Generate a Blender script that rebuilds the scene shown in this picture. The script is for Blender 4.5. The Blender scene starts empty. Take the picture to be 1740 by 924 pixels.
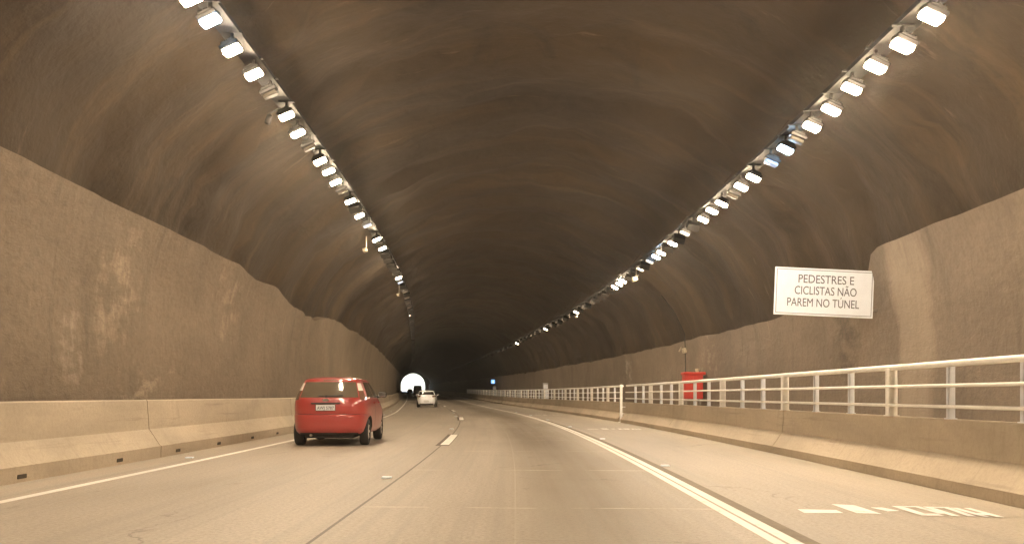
import bpy, bmesh, math, random
from mathutils import Vector, Matrix, noise
R = math.radians
rng = random.Random(7)
scn = bpy.context.scene
COL = scn.collection

# ------------------------------------------------------------------ camera, sky, sun, exposure
cam_d = bpy.data.cameras.new('camera')
cam = bpy.data.objects.new('camera', cam_d); COL.objects.link(cam)
cam.location = (0, 0, 1.1); cam.rotation_euler = (R(90), 0, 0)
cam_d.sensor_width = 36; cam_d.lens = 1450 / 1740 * 36
cam_d.shift_x = (870 - 875.5) / 1740; cam_d.shift_y = (671 - 462) / 1740
cam_d.clip_start = .05; cam_d.clip_end = 6000
scn.camera = cam
SUN_EL, SUN_ROT = R(52), R(200)
w = bpy.data.worlds.new('World'); scn.world = w; w.use_nodes = True
nt = w.node_tree; bg = nt.nodes['Background']
sky = nt.nodes.new('ShaderNodeTexSky'); sky.sky_type = 'NISHITA'; sky.sun_disc = False
sky.sun_elevation = SUN_EL; sky.sun_rotation = SUN_ROT
nt.links.new(sky.outputs[0], bg.inputs[0]); bg.inputs[1].default_value = .15
sd = bpy.data.lights.new('sun', 'SUN'); sd.energy = 2.2; sd.angle = R(.5); sd.color = (1, .95, .88)
so = bpy.data.objects.new('sun', sd); COL.objects.link(so); so.location = (0, 300, 200)
_dir = Vector((math.sin(SUN_ROT) * math.cos(SUN_EL), math.cos(SUN_ROT) * math.cos(SUN_EL), math.sin(SUN_EL)))
so.rotation_euler = _dir.to_track_quat('Z', 'Y').to_euler()
vs = scn.view_settings
vs.view_transform = 'Standard'; vs.look = 'None'; vs.gamma = 1; vs.exposure = 2.65; vs.use_curve_mapping = False
cy = scn.cycles
cy.max_bounces = 8; cy.diffuse_bounces = 6; cy.glossy_bounces = 4; cy.transmission_bounces = 4
cy.caustics_reflective = False; cy.caustics_refractive = False
cy.sample_clamp_indirect = 6; cy.use_light_tree = True
try:
    cy.use_denoising = True; cy.denoiser = 'OPENIMAGEDENOISE'
except Exception:
    pass
LAMP_WARM = (1.0, .782, .535); LAMP_COOL = (.50, .74, 1.0)
LAMP_E = 66.0
HAZE = .0011

# ------------------------------------------------------------------ the road's line: s = shift to the left, zr = rise
def sh(d):
    if d <= 10.2: return 0.0
    if d <= 58: return 2.37e-3 / 2 * (d - 10.2) ** 2
    return 2.7076 + .1133 * (d - 58) + 1.29e-4 / 2 * (d - 58) ** 2
def psi(d):
    return (sh(d + .5) - sh(d - .5))
def zr(d):
    if d <= 40: return 0.0
    if d <= 110: return .0085 / 140 * (d - 40) ** 2
    return .2975 + .0085 * (d - 110)
def at(L, d, z=0.0): return Vector((L - sh(d), d, z + zr(d)))
END = 390.0
TC = .6                                   # tunnel centre
def steps(a, b, fine=1.0):
    out = [a]; d = a
    while d < b - 1e-6:
        st = fine if d < 60 else (fine * 2 if d < 130 else fine * 5)
        d = min(b, d + st); out.append(d)
    return out

# ------------------------------------------------------------------ object helpers
def tag(o, label=None, cat=None, group=None, kind=None):
    if label: o['label'] = label
    if cat: o['category'] = cat
    if group: o['group'] = group
    if kind: o['kind'] = kind
    return o
def link(name, me, parent=None, loc=None):
    o = bpy.data.objects.new(name, me); COL.objects.link(o)
    if parent is not None: o.parent = parent
    if loc is not None: o.location = loc
    return o
def empty(name, loc, rz=0, label=None, cat=None, group=None):
    o = bpy.data.objects.new(name, None); COL.objects.link(o)
    o.location = loc; o.rotation_euler = (0, 0, rz); o.empty_display_size = .2
    return tag(o, label, cat, group)
def smooth(me, ang=40):
    for p in me.polygons: p.use_smooth = True
    try: me.set_sharp_from_angle(angle=R(ang))
    except Exception: pass
def mesh_bm(bm, name, mats, sm=None):
    bmesh.ops.recalc_face_normals(bm, faces=bm.faces)
    me = bpy.data.meshes.new(name); bm.to_mesh(me); bm.free()
    for m in (mats if isinstance(mats, (list, tuple)) else [mats]): me.materials.append(m)
    if sm: smooth(me, sm)
    return me
def obj(name, bm, mats, parent=None, loc=None, sm=None):
    return link(name, mesh_bm(bm, name, mats, sm), parent, loc)
def BM(): return bmesh.new()
def add_box(bm, c, s, bev=0.0, rot=None):
    r = bmesh.ops.create_cube(bm, size=1)
    vs_ = r['verts']
    bmesh.ops.scale(bm, vec=s, verts=vs_)
    if bev:
        es = list({e for v in vs_ for e in v.link_edges})
        rb = bmesh.ops.bevel(bm, geom=es, offset=bev, segments=2, affect='EDGES', profile=.5)
        vs_ = list({v for f in rb['faces'] for v in f.verts} | {v for v in vs_ if v.is_valid})
    if rot is not None: bmesh.ops.rotate(bm, cent=(0, 0, 0), matrix=rot, verts=vs_)
    bmesh.ops.translate(bm, vec=c, verts=vs_)
    return vs_
def add_cyl(bm, a, b, r, n=10, r2=None):
    a, b = Vector(a), Vector(b); v = b - a
    M = Matrix.Translation((a + b) / 2) @ v.to_track_quat('Z', 'Y').to_matrix().to_4x4()
    bmesh.ops.create_cone(bm, cap_ends=True, segments=n, radius1=r, radius2=r if r2 is None else r2, depth=v.length, matrix=M)
def sweep_mesh(name, prof, ds, mats, closed=False, off=None, sm=None, caps=False, usel=False):
    """prof: list of (L, z); swept along the road's line; UV = (run along the profile, d)"""
    bm = BM(); uvl = bm.loops.layers.uv.new('UVMap')
    n = len(prof); per = [0.0]
    for i in range(1, n): per.append(per[-1] + math.hypot(prof[i][0] - prof[i-1][0], prof[i][1] - prof[i-1][1]))
    if closed: per.append(per[-1] + math.hypot(prof[0][0] - prof[-1][0], prof[0][1] - prof[-1][1]))
    if usel: per = [p[0] for p in prof]
    rows = []
    for d in ds:
        row = []
        for i, (L, z) in enumerate(prof):
            p = at(L, d, z)
            if off: p = off(p, i, d, L, z)
            row.append(bm.verts.new(p))
        rows.append(row)
    for k in range(len(ds) - 1):
        for i in range(n if closed else n - 1):
            j = (i + 1) % n
            f = bm.faces.new((rows[k][i], rows[k][j], rows[k+1][j], rows[k+1][i]))
            for lp, uv in zip(f.loops, ((per[i], ds[k]), (per[i+1], ds[k]), (per[i+1], ds[k+1]), (per[i], ds[k+1]))): lp[uvl].uv = uv
    if caps and closed and len(ds) > 1:
        bm.faces.new(rows[0]); bm.faces.new(rows[-1][::-1])
    return mesh_bm(bm, name, mats, sm)
_font_cache = {}
def text_mesh(name, s, size, mat, depth=.004, bold=0.0):
    c = bpy.data.curves.new('t', 'FONT'); c.body = s; c.size = size; c.align_x = 'CENTER'; c.align_y = 'CENTER'
    c.extrude = depth / 2; c.offset = bold; c.resolution_u = 4
    o = bpy.data.objects.new('t', c); COL.objects.link(o)
    dg = bpy.context.evaluated_depsgraph_get()
    me = bpy.data.meshes.new_from_object(o.evaluated_get(dg)); me.name = name
    bpy.data.objects.remove(o); bpy.data.curves.remove(c)
    me.materials.clear(); me.materials.append(mat)
    return me

# ------------------------------------------------------------------ materials
class NT:
    def __init__(s, name):
        s.m = bpy.data.materials.new(name); s.m.use_nodes = True; s.t = s.m.node_tree
        s.b = s.t.nodes['Principled BSDF']
    def n(s, kind, **k):
        x = s.t.nodes.new('ShaderNode' + kind)
        for a, v in k.items(): setattr(x, a, v)
        return x
    def l(s, a, b): s.t.links.new(a, b)
    def uv(s, sx=1, sy=1, sz=1, obj=False):
        tc = s.n('TexCoord'); mp = s.n('Mapping'); mp.inputs['Scale'].default_value = (sx, sy, sz)
        s.l(tc.outputs['Object' if obj else 'UV'], mp.inputs[0]); return mp.outputs[0]
    def noise(s, vec, scale, detail=6, rough=.6, dist=0):
        x = s.n('TexNoise'); x.inputs['Scale'].default_value = scale; x.inputs['Detail'].default_value = detail
        x.inputs['Roughness'].default_value = rough; x.inputs['Distortion'].default_value = dist
        s.l(vec, x.inputs['Vector']); return x.outputs['Fac']
    def ramp(s, fac, stops):
        x = s.n('ValToRGB'); e = x.color_ramp.elements
        while len(e) < len(stops): e.new(.5)
        for q, (p, c) in zip(e, stops):
            q.position = p; q.color = (c, c, c, 1) if isinstance(c, (int, float)) else (*c, 1)
        s.l(fac, x.inputs[0]); return x.outputs[0]
    def mix(s, fac, a, b, mode='MIX'):
        x = s.n('MixRGB', blend_type=mode)
        for i, v in zip((0, 1, 2), (fac, a, b)):
            if isinstance(v, (int, float)): x.inputs[i].default_value = v
            elif isinstance(v, tuple): x.inputs[i].default_value = (*v, 1)
            else: s.l(v, x.inputs[i])
        return x.outputs[0]
    def math(s, op, a, b=0.0, c=None):
        x = s.n('Math', operation=op)
        for i, v in enumerate((a, b) if c is None else (a, b, c)):
            if isinstance(v, (int, float)): x.inputs[i].default_value = v
            else: s.l(v, x.inputs[i])
        return x.outputs[0]
    def bump(s, h, st=.3, dist=.02):
        x = s.n('Bump'); x.inputs['Strength'].default_value = st; x.inputs['Distance'].default_value = dist
        s.l(h, x.inputs['Height']); s.l(x.outputs[0], s.b.inputs['Normal'])
    def done(s, col=None, rough=.8, metal=0, **k):
        if col is not None:
            if isinstance(col, tuple): s.b.inputs['Base Color'].default_value = (*col, 1)
            else: s.l(col, s.b.inputs['Base Color'])
        if isinstance(rough, (int, float)): s.b.inputs['Roughness'].default_value = rough
        else: s.l(rough, s.b.inputs['Roughness'])
        s.b.inputs['Metallic'].default_value = metal
        for a, v in k.items(): s.b.inputs[a].default_value = v
        return s.m
def sc(c, k): return tuple(x * k for x in c)
def spot(m, u0, v0, ru, rv, uvo):
    """soft elliptical mask round (u0, v0) in profile coordinates"""
    nw = m.n('TexNoise'); nw.inputs['Scale'].default_value = .9; nw.inputs['Detail'].default_value = 5; m.l(uvo, nw.inputs['Vector'])
    vm = m.n('VectorMath', operation='MULTIPLY_ADD'); m.l(nw.outputs['Color'], vm.inputs[0]); vm.inputs[1].default_value = (1.0, 1.0, 0); m.l(uvo, vm.inputs[2])
    sb = m.n('VectorMath', operation='SUBTRACT'); m.l(vm.outputs[0], sb.inputs[0]); sb.inputs[1].default_value = (.5, .5, 0)
    sp = m.n('SeparateXYZ'); m.l(sb.outputs[0], sp.inputs[0])
    a = m.math('DIVIDE', m.math('SUBTRACT', sp.outputs[0], u0), ru)
    b = m.math('DIVIDE', m.math('SUBTRACT', sp.outputs[1], v0), rv)
    r2 = m.math('ADD', m.math('MULTIPLY', a, a), m.math('MULTIPLY', b, b))
    return m.math('MAXIMUM', m.math('SUBTRACT', 1.0, r2), 0.0)

def mat_rock():
    m = NT('shotcrete_vault'); uv = m.uv()
    big = m.noise(uv, .16, 5, .6, .6)
    arc = m.noise(m.uv(.12, .9), 1.0, 7, .65, .5)          # stains that run round the hoops
    fine = m.noise(uv, 3.2, 8, .65)
    col = m.ramp(big, [(.3, (.023, .0140, .0060)), (.50, (.041, .026, .0117)), (.72, (.068, .044, .0205))])
    col = m.mix(m.ramp(arc, [(.50, 0), (.78, .7)]), col, (.135, .090, .046))
    drip = m.noise(m.uv(.35, 2.3), 1.0, 6, .7, .2)
    col = m.mix(m.ramp(drip, [(.63, 0), (.70, .6)]), col, (.17, .125, .080))
    dark = m.noise(m.uv(.5, .35), 1.0, 6, .7, 1.0)
    col = m.mix(m.ramp(dark, [(.56, 0), (.68, .6)]), col, (.022, .015, .009))
    col = m.mix(m.ramp(fine, [(.35, .5), (.6, 0)]), col, (.05, .035, .022))
    h = m.math('ADD', m.math('MULTIPLY', m.noise(uv, 1.4, 7, .62), 1.0), m.math('MULTIPLY', fine, .35))
    m.bump(h, .55, .10)
    return m.done(col, .88)
def mat_lining(name, base, spots):
    m = NT(name); uv = m.uv()
    big = m.noise(uv, .35, 6, .6, .4)
    col = m.ramp(big, [(.28, sc(base, .74)), (.5, base), (.75, sc(base, 1.2))])
    run = m.noise(m.uv(.22, 1.6), 1.0, 7, .7, .25)         # water runs down the wall
    col = m.mix(m.ramp(run, [(.56, 0), (.72, .55)]), col, sc(base, .42))
    run2 = m.noise(m.uv(.3, 2.6), 1.0, 6, .7, .3)
    col = m.mix(m.ramp(run2, [(.60, 0), (.74, .5)]), col, sc(base, 1.6))
    fine = m.noise(uv, 7, 8, .7)
    col = m.mix(m.ramp(fine, [(.3, .45), (.55, 0)]), col, sc(base, .5))
    for (u0, v0, ru, rv, c, k, lo, scl) in spots:          # pale mineral streaks and one dark patch, each of its own shape
        s_ = spot(m, u0, v0, ru, rv, uv)
        nz = m.noise(m.uv(scl[0], scl[1]), 1.0, 6, .75, .5)
        nz = m.math('MULTIPLY', nz, m.ramp(m.noise(m.uv(2.6, 1.3), 1.0, 5, .7), [(.36, .35 if lo > .1 else .8), (.62, 1)]))
        f = m.ramp(m.math('MULTIPLY', m.math('POWER', s_, .6), nz), [(lo, 0), (lo + .26, k)])
        col = m.mix(f, col, c)
    h = m.math('ADD', m.noise(m.uv(1, .6), 2.4, 8, .7), m.math('MULTIPLY', fine, .35))
    m.bump(h, .75, .07)
    return m.done(col, .85)
def mat_road():
    m = NT('worn_concrete_road'); uv = m.uv()
    sp = m.n('SeparateXYZ'); m.l(uv, sp.inputs[0]); L, D = sp.outputs[0], sp.outputs[1]
    base = m.ramp(m.noise(m.uv(.6, .12), 1.0, 6, .6, .4), [(.25, (.325, .278, .220)), (.5, (.405, .350, .282)), (.75, (.465, .405, .33))])
    patch = m.noise(m.uv(.35, .1), 1.0, 4, .55, .8)
    base = m.mix(m.ramp(patch, [(.52, 0), (.66, .32)]), base, (.43, .385, .31))
    # oil line down the middle of the right lane, lighter crown between the wheel paths of the left lane
    def band(L0, wd): 
        a = m.math('DIVIDE', m.math('SUBTRACT', L, L0), wd); return m.math('MAXIMUM', m.math('SUBTRACT', 1.0, m.math('MULTIPLY', a, a)), 0.0)
    wob = m.noise(m.uv(.3, .07), 1.0, 4, .6)
    base = m.mix(m.math('MULTIPLY', m.math('MULTIPLY', band(.7, 1.0), m.ramp(wob, [(.33, .3), (.58, 1)])), .95), base, (.19, .15, .105))
    base = m.mix(m.math('MULTIPLY', m.math('MULTIPLY', band(-3.45, .8), m.ramp(wob, [(.3, .1), (.7, .8)])), .32), base, (.19, .16, .125))
    streak = m.noise(m.uv(5.0, .05), 1.0, 5, .6)
    base = m.mix(m.ramp(streak, [(.50, 0), (.66, .42)]), base, (.21, .18, .14))
    fine = m.noise(uv, 26, 6, .75)
    base = m.mix(m.ramp(fine, [(.34, .6), (.58, 0)]), base, (.17, .145, .115))
    blot = m.noise(m.uv(1.3, .8), 1.0, 6, .7, .6)
    base = m.mix(m.ramp(blot, [(.64, 0), (.70, .5)]), base, (.15, .125, .095))
    # pale dust gathered along the shoulders
    base = m.mix(m.math('MULTIPLY', m.math('MULTIPLY', band(4.6, .8), m.noise(m.uv(1.5, .5), 1.0, 6, .7)), .55), base, (.48, .42, .32))
    base = m.mix(m.math('MULTIPLY', m.math('MULTIPLY', band(-6.0, .45), m.noise(m.uv(1.5, .5), 1.0, 6, .7)), .6), base, (.46, .39, .29))
    # slab joints across, every 4.2 m, worn away in places
    wig = m.math('MULTIPLY', m.noise(m.uv(.8, .2), 1.0, 3, .5), .16)
    j = m.math('FRACT', m.math('DIVIDE', m.math('ADD', m.math('ADD', D, m.math('MULTIPLY', L, .05)), wig), 4.2))
    jm = m.math('MULTIPLY', m.math('LESS_THAN', j, .013), m.ramp(m.noise(m.uv(.9, .24), 1.0, 5, .6), [(.44, 0), (.58, .9)]))
    inl = m.math('MULTIPLY', m.math('GREATER_THAN', L, -1.5), m.math('LESS_THAN', L, 2.0))
    base = m.mix(m.math('MULTIPLY', jm, inl), base, (.56, .49, .38))
    jl = m.math('MULTIPLY', m.math('LESS_THAN', m.math('ABSOLUTE', m.math('ADD', L, 1.54)), .016), 1.0)
    base = m.mix(m.math('MULTIPLY', jl, .85), base, (.07, .055, .04))
    jl2 = m.math('MULTIPLY', m.math('LESS_THAN', m.math('ABSOLUTE', m.math('SUBTRACT', L, .0)), .008), m.ramp(wob, [(.4, 0), (.5, .35)]))
    base = m.mix(jl2, base, (.46, .40, .32))
    vo = m.n('TexVoronoi', feature='DISTANCE_TO_EDGE'); wv = m.n('VectorMath', operation='MULTIPLY_ADD'); nzc = m.n('TexNoise'); nzc.inputs['Scale'].default_value = 1.2; nzc.inputs['Detail'].default_value = 6
    m.l(uv, nzc.inputs['Vector']); m.l(nzc.outputs['Color'], wv.inputs[0]); wv.inputs[1].default_value = (1.4, 1.4, 0); m.l(uv, wv.inputs[2]); m.l(wv.outputs[0], vo.inputs['Vector']); vo.inputs['Scale'].default_value = .24
    ck = m.math('MULTIPLY', m.math('LESS_THAN', vo.outputs['Distance'], .0028), m.ramp(m.noise(m.uv(.25, .12), 1.0, 4, .6), [(.50, 0), (.58, .7)]))
    base = m.mix(ck, base, (.11, .09, .065))
    m.bump(m.math('ADD', fine, m.noise(m.uv(1, .4), 1.2, 5, .6)), .4, .015)
    return m.done(base, m.ramp(streak, [(.3, .62), (.7, .48)]))
def mat_concrete(name, base, scale=1.0):
    m = NT(name); uv = m.uv()
    col = m.ramp(m.noise(m.uv(.8 * scale, .35 * scale), 1.0, 6, .6, .4), [(.28, sc(base, .72)), (.5, base), (.75, sc(base, 1.22))])
    run = m.noise(m.uv(.7, 5.0), 1.0, 6, .7, .2)
    col = m.mix(m.ramp(run, [(.56, 0), (.74, .42)]), col, sc(base, .5))
    scuff = m.noise(m.uv(7, .35), 1.0, 6, .7, .2)
    col = m.mix(m.ramp(scuff, [(.57, 0), (.70, .5)]), col, sc(base, .45))
    fine = m.noise(uv, 18, 7, .7)
    col = m.mix(m.ramp(fine, [(.32, .35), (.55, 0)]), col, sc(base, .6))
    m.bump(m.math('ADD', fine, m.noise(uv, 3, 5, .6)), .3, .015)
    return m.done(col, .8)
def mat_plain(name, col, rough=.5, metal=0, var=.15, scale=6, **k):
    m = NT(name); v = m.uv(obj=True)
    c = m.ramp(m.noise(v, scale, 5, .6), [(.3, sc(col, 1 - var)), (.7, sc(col, 1 + var))])
    return m.done(c, rough, metal, **k)
def mat_paint_line(name='road_paint', col=(.82, .79, .72)):
    m = NT(name); uv = m.uv()
    wear = m.noise(m.uv(6, 3), 1.0, 7, .75, .3)
    c = m.ramp(m.noise(m.uv(1, .4), 1.0, 4, .6), [(.3, sc(col, .85)), (.7, sc(col, 1.08))])
    c = m.mix(m.ramp(wear, [(.58, 0), (.68, .6)]), c, (.38, .33, .26))
    return m.done(c, .6)
def mat_emit(name, col, e, base=(.8, .8, .8)):
    m = NT(name); m.b.inputs['Emission Color'].default_value = (*col, 1); m.b.inputs['Emission Strength'].default_value = e
    return m.done(base, .3)

M = {}
M['vault'] = mat_rock()
M['lining_l'] = mat_lining('left_wall_lining', (.190, .145, .100), [
    (2.9, 14.6, 1.7, 1.3, (.42, .33, .23), .6, .26, (.7, 3.6)), (2.1, 13.1, 1.1, .8, (.40, .33, .25), .55, .26, (1.0, 3.8)),
    (3.3, 20.5, 1.5, 1.5, (.38, .30, .21), .6, .30, (.4, 2.6)), (1.1, 16.0, .9, 3.2, (.42, .34, .24), .6, .38, (2.5, .8))])
M['lining_r'] = mat_lining('right_wall_lining', (.192, .150, .110), [
    (2.2, 17.0, 3.0, 1.0, (.36, .29, .215), .6, .10, (.16, 1.6)), (2.4, 20.4, 1.6, 1.0, (.085, .066, .047), .8, .22, (.3, .8)),  # second entry: dark patch on the wall just past the sign
    (2.6, 33.0, 1.6, 3.0, (.40, .34, .27), .6, .36, (.2, 1.2)), (2.4, 48, 1.9, 2.0, (.42, .37, .31), .7, .34, (.2, .9))])
M['road'] = mat_road()
M['barrier'] = mat_concrete('barrier_concrete', (.42, .348, .258))
M['walk'] = mat_concrete('walkway_concrete', (.27, .22, .16))
M['paint'] = mat_paint_line()
M['paint2'] = mat_paint_line('shoulder_paint', (.80, .79, .76))
M['black_paint'] = mat_plain('black_road_paint', (.10, .08, .06), .7)
M['rail'] = mat_plain('white_painted_steel', (.80, .78, .73), .42, 0, .08)
M['rail2'] = mat_plain('grey_white_steel', (.60, .62, .66), .42, 0, .08)
M['galv'] = mat_plain('galvanised_steel', (.30, .27, .23), .5, .6)
M['tray'] = mat_plain('dull_tray_steel', (.013, .010, .007), .7, .2)
M['housing'] = mat_plain('lamp_housing', (.010, .008, .006), .5, .2)
M['glass_off'] = mat_plain('unlit_lamp_glass', (.040, .032, .022), .7, 0, .1)
M['warm'] = mat_emit('warm_lamp_lens', LAMP_WARM, LAMP_E)
M['cool'] = mat_emit('cool_lamp_lens', LAMP_COOL, LAMP_E * .55)
M['dimcool'] = mat_emit('failing_cool_lens', (.25, .45, .9), .09, (.3, .35, .45))
M['faint'] = mat_emit('worn_lamp_lens', LAMP_WARM, 10)
M['dimwarm'] = mat_emit('failing_warm_lens', (1, .8, .5), .22)
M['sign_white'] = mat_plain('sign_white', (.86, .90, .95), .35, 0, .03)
M['sign_grey'] = mat_plain('sign_border', (.34, .34, .38), .4, 0, .05)
M['sign_text'] = mat_plain('sign_text', (.12, .12, .14), .5, 0, .05)
M['blue'] = mat_emit('blue_backlit_panel', (.16, .42, 1), .30, (.05, .2, .6))
M['white_e'] = mat_emit('white_backlit_mark', (.8, .9, 1), .3)
M['red_cab'] = mat_plain('cabinet_red', (.50, .045, .03), .45, 0, .12)
M['cream'] = mat_plain('cream_paint', (.62, .55, .40), .5)
M['dull_case'] = mat_plain('dull_cream_case', (.34, .29, .21), .55)
M['rusty'] = mat_plain('rusty_rod', (.055, .036, .020), .9)
M['grey_box'] = mat_plain('grey_cabinet', (.30, .29, .27), .55)
M['red'] = mat_plain('red_car_paint', (.32, .034, .028), .34, 0, .04, 1.5); M['red'].node_tree.nodes['Principled BSDF'].inputs['Coat Weight'].default_value = .8; M['red'].node_tree.nodes['Principled BSDF'].inputs['Coat Roughness'].default_value = .06
M['white_car'] = mat_plain('white_car_paint', (.86, .87, .90), .3, 0, .03, 1.5, **{'Coat Weight': .8})
M['dark_car'] = mat_plain('dark_car_paint', (.03, .035, .045), .3, 0, .05, 1.5, **{'Coat Weight': .6})
M['van'] = mat_plain('dark_van_paint', (.05, .06, .08), .4, 0, .05, 1.5)
M['glass'] = mat_plain('reflection_toned_glass', (.115, .092, .065), .06, 0, .1, 2, **{'Specular IOR Level': .7})  # brownish reflection of the tunnel is put into the base colour
M['glass_dark'] = mat_plain('dark_car_glass', (.02, .018, .016), .08, 0, .1, 2)
M['rubber'] = mat_plain('tyre_rubber', (.022, .020, .018), .8)
M['rim'] = mat_plain('wheel_cover', (.42, .40, .37), .35, .6)
M['black'] = mat_plain('black_plastic', (.02, .019, .018), .55)
M['under'] = mat_plain('underbody', (.025, .022, .02), .85)
M['lamp_red'] = mat_plain('tail_lamp_red', (.34, .02, .015), .12, 0, .1, 3, **{'Coat Weight': .6})
M['lamp_clear'] = mat_plain('tail_lamp_clear', (.80, .76, .68), .12, 0, .06, 3, **{'Coat Weight': .6})
M['lamp_smoke'] = mat_plain('tail_lamp_smoked', (.16, .09, .06), .12, 0, .1, 3, **{'Coat Weight': .6})
M['chrome'] = mat_plain('chrome_badge', (.70, .70, .70), .15, 1, .05)
M['plate'] = mat_plain('plate_grey', (.66, .66, .66), .4, 0, .04)
M['hole'] = mat_plain('dirty_shaded_hole', (.05, .038, .026), .9, 0, .3)
M['stud'] = mat_plain('reflector_white', (.84, .90, .98), .3, 0, .04)
def mat_ground():
    m = NT('dry_ground'); v = m.uv(obj=True)
    c = m.ramp(m.noise(v, .05, 8, .6), [(.35, (.16, .17, .08)), (.5, (.24, .21, .13)), (.65, (.32, .28, .20))])
    return m.done(c, .95)
M['ground'] = mat_ground()

# ------------------------------------------------------------------ outside the far portal
def struct(name, me, parent=None):
    o = link(name, me, parent)
    if parent is None: tag(o, kind='structure')
    return o
PE = at(TC, END); PZ = zr(END)
bm = BM()
gx, gy = 46, 46
gv = [[bm.verts.new((PE.x + (i - gx / 2) * 80, END + 1.0 + j * 60, PZ - .05 + (0 if abs(i - gx / 2) < 2 else noise.noise((i * .3, j * .3, 0)) * 3 * min(1, (abs(i - gx/2) - 2) / 3)))) for i in range(gx + 1)] for j in range(gy + 1)]
for j in range(gy):
    for i in range(gx): bm.faces.new((gv[j][i], gv[j][i+1], gv[j+1][i+1], gv[j+1][i]))
struct('ground', mesh_bm(bm, 'ground', M['ground']))
bm = BM()                                                    # the hill the tunnel runs through, above the vault
hv = []
for j in range(20):
    d = -60 + j * (END + 58) / 19
    row = []
    for i in range(25):
        u = (i - 12) / 12
        rise = 14 + 46 * max(0, 1 - (d / END) ** 6 if d > 0 else 1) * (1 - u * u) + 3 * noise.noise((i * .5, j * .5, 3))
        p = at(0, d); row.append(bm.verts.new((p.x + u * 150, d, (max(rise, 12) if abs(u) < .95 else -.3))))
    hv.append(row)
for j in range(19):
    for i in range(24): bm.faces.new((hv[j][i], hv[j][i+1], hv[j+1][i+1], hv[j+1][i]))
struct('hill', mesh_bm(bm, 'hill', M['ground'], 60))

# ------------------------------------------------------------------ road sheet, walkway
road = struct('road', sweep_mesh('road', [(L, 0) for L in (-7.6, -5.29, -3.4, -1.54, .2, 2.03, 3.5, 5.2)], steps(-30, END + 220, 2), M['road'], usel=True))
struct('walkway', sweep_mesh('walkway', [(5.36, -.02), (5.36, .26), (8.6, .27)], steps(-30, END, 3), M['walk'], usel=False))

# ------------------------------------------------------------------ the tunnel
tunnel = empty('road_tunnel', at(TC, 0), 0, 'long curving road tunnel with rough dark brown vault over paler stained lower walls', 'tunnel')
def tpar(o):
    o.parent = tunnel; o.matrix_parent_inverse = Matrix.Translation(-tunnel.location); return o
W0, ZS, HC = 7.55, 2.4, 6.3
def vault_pt(a, grow=0.0):                                   # a: 0 right springing .. pi left springing
    return (TC + (W0 + grow) * math.cos(a), ZS + (HC + grow) * math.sin(a))
prof = [(TC + W0 + .05, -.1), (TC + W0 + .05, 1.2)] + [vault_pt(math.pi * i / 52) for i in range(53)] + [(TC - W0 - .05, 1.2), (TC - W0 - .05, -.1)]
def vault_off(p, i, d, L, z):
    c = at(TC, d, ZS); r = (p - c); r.y = 0
    if r.length < .01: return p
    r.normalize()
    saw = ((d + 1.5 * noise.noise((i * .08, d * .05, 9))) / 3.8) % 1.0           # blasting rounds step outwards
    k = .22 * saw * (1 if z > 3.5 else .2)
    k += .22 * noise.noise((p.x * .35, p.y * .28, p.z * .35)) + .15 * noise.noise((p.x * 1.1, p.y * .9, p.z * 1.1))
    k += .075 * noise.noise((p.x * 2.6, p.y * 2.2, p.z * 2.6))
    return p + r * (k + .12 + (.34 if z < 5.4 else .34 * max(0, 1 - (z - 5.4) / 1.4)))
dl = [-30 + .45 * i for i in range(int(130 / .45))]
dl += steps(dl[-1] + 1, END, 1.0)[1:]
tpar(link('vault', sweep_mesh('vault', prof, dl, M['vault'], off=vault_off, sm=180)))
# lower wall lining: a shell that stands proud of the rock, its upper edge uneven
def wall_w(z): 
    return (W0 if z < ZS else W0 * math.sqrt(max(0, 1 - ((z - ZS) / HC) ** 2))) - .13
def lining(side, name, mat, zt):
    bm = BM(); uvl = bm.loops.layers.uv.new('UVMap'); ds = [-30 + .4 * i for i in range(int(150 / .4))]
    ds += steps(ds[-1] + 2, END, 1.0)
    N = 22; rows = []
    for d in ds:
        top = zt(d); row = []
        for i in range(N + 1):
            z = .0 + (top) * i / N
            wob = .05 * noise.noise((side * 9, d * .5, z * .8)) + .022 * noise.noise((side * 3, d * 1.7, z * 2.3))
            row.append(((TC + side * (wall_w(z) - wob)), z))
        row.append((TC + side * (wall_w(top) + .45), top + .06))
        rows.append([(bm.verts.new(at(L, d, z)), z) for L, z in row])
    for k in range(len(ds) - 1):
        for i in range(len(rows[0]) - 1):
            q = (rows[k][i], rows[k][i+1], rows[k+1][i+1], rows[k+1][i])
            f = bm.faces.new([v for v, _ in q])
            for lp, (v, z), dd in zip(f.loops, q, (ds[k], ds[k], ds[k+1], ds[k+1])): lp[uvl].uv = (z, dd)
    tpar(link(name, mesh_bm(bm, name, mat, 50)))
def zt_l(d):
    b = 4.22 + .025 * noise.noise((d * .7, 2, 0)) + .015 * noise.noise((d * 4, 5, 0))
    if d > 20.5: b += .10 * noise.noise((d * .35, 8, 0)) - .12 * min(1, (d - 20.5) / 1.5)
    if 24 < d < 34: b -= .30 * math.sin(math.pi * (d - 24) / 10) + .12 * noise.noise((d * 1.3, 3, 0))
    return b
def zt_r(d):
    b = 4.22 + .03 * noise.noise((d * .8, 12, 0)) + .02 * noise.noise((d * 4, 15, 0))
    if d > 18.3: b -= .85 * min(1, (d - 18.3) / .8) + .12 * noise.noise((d * .4, 6, 0))
    return b
lining(-1, 'wall_lining', M['lining_l'], zt_l)
lining(1, 'wall_lining', M['lining_r'], zt_r)
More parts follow.
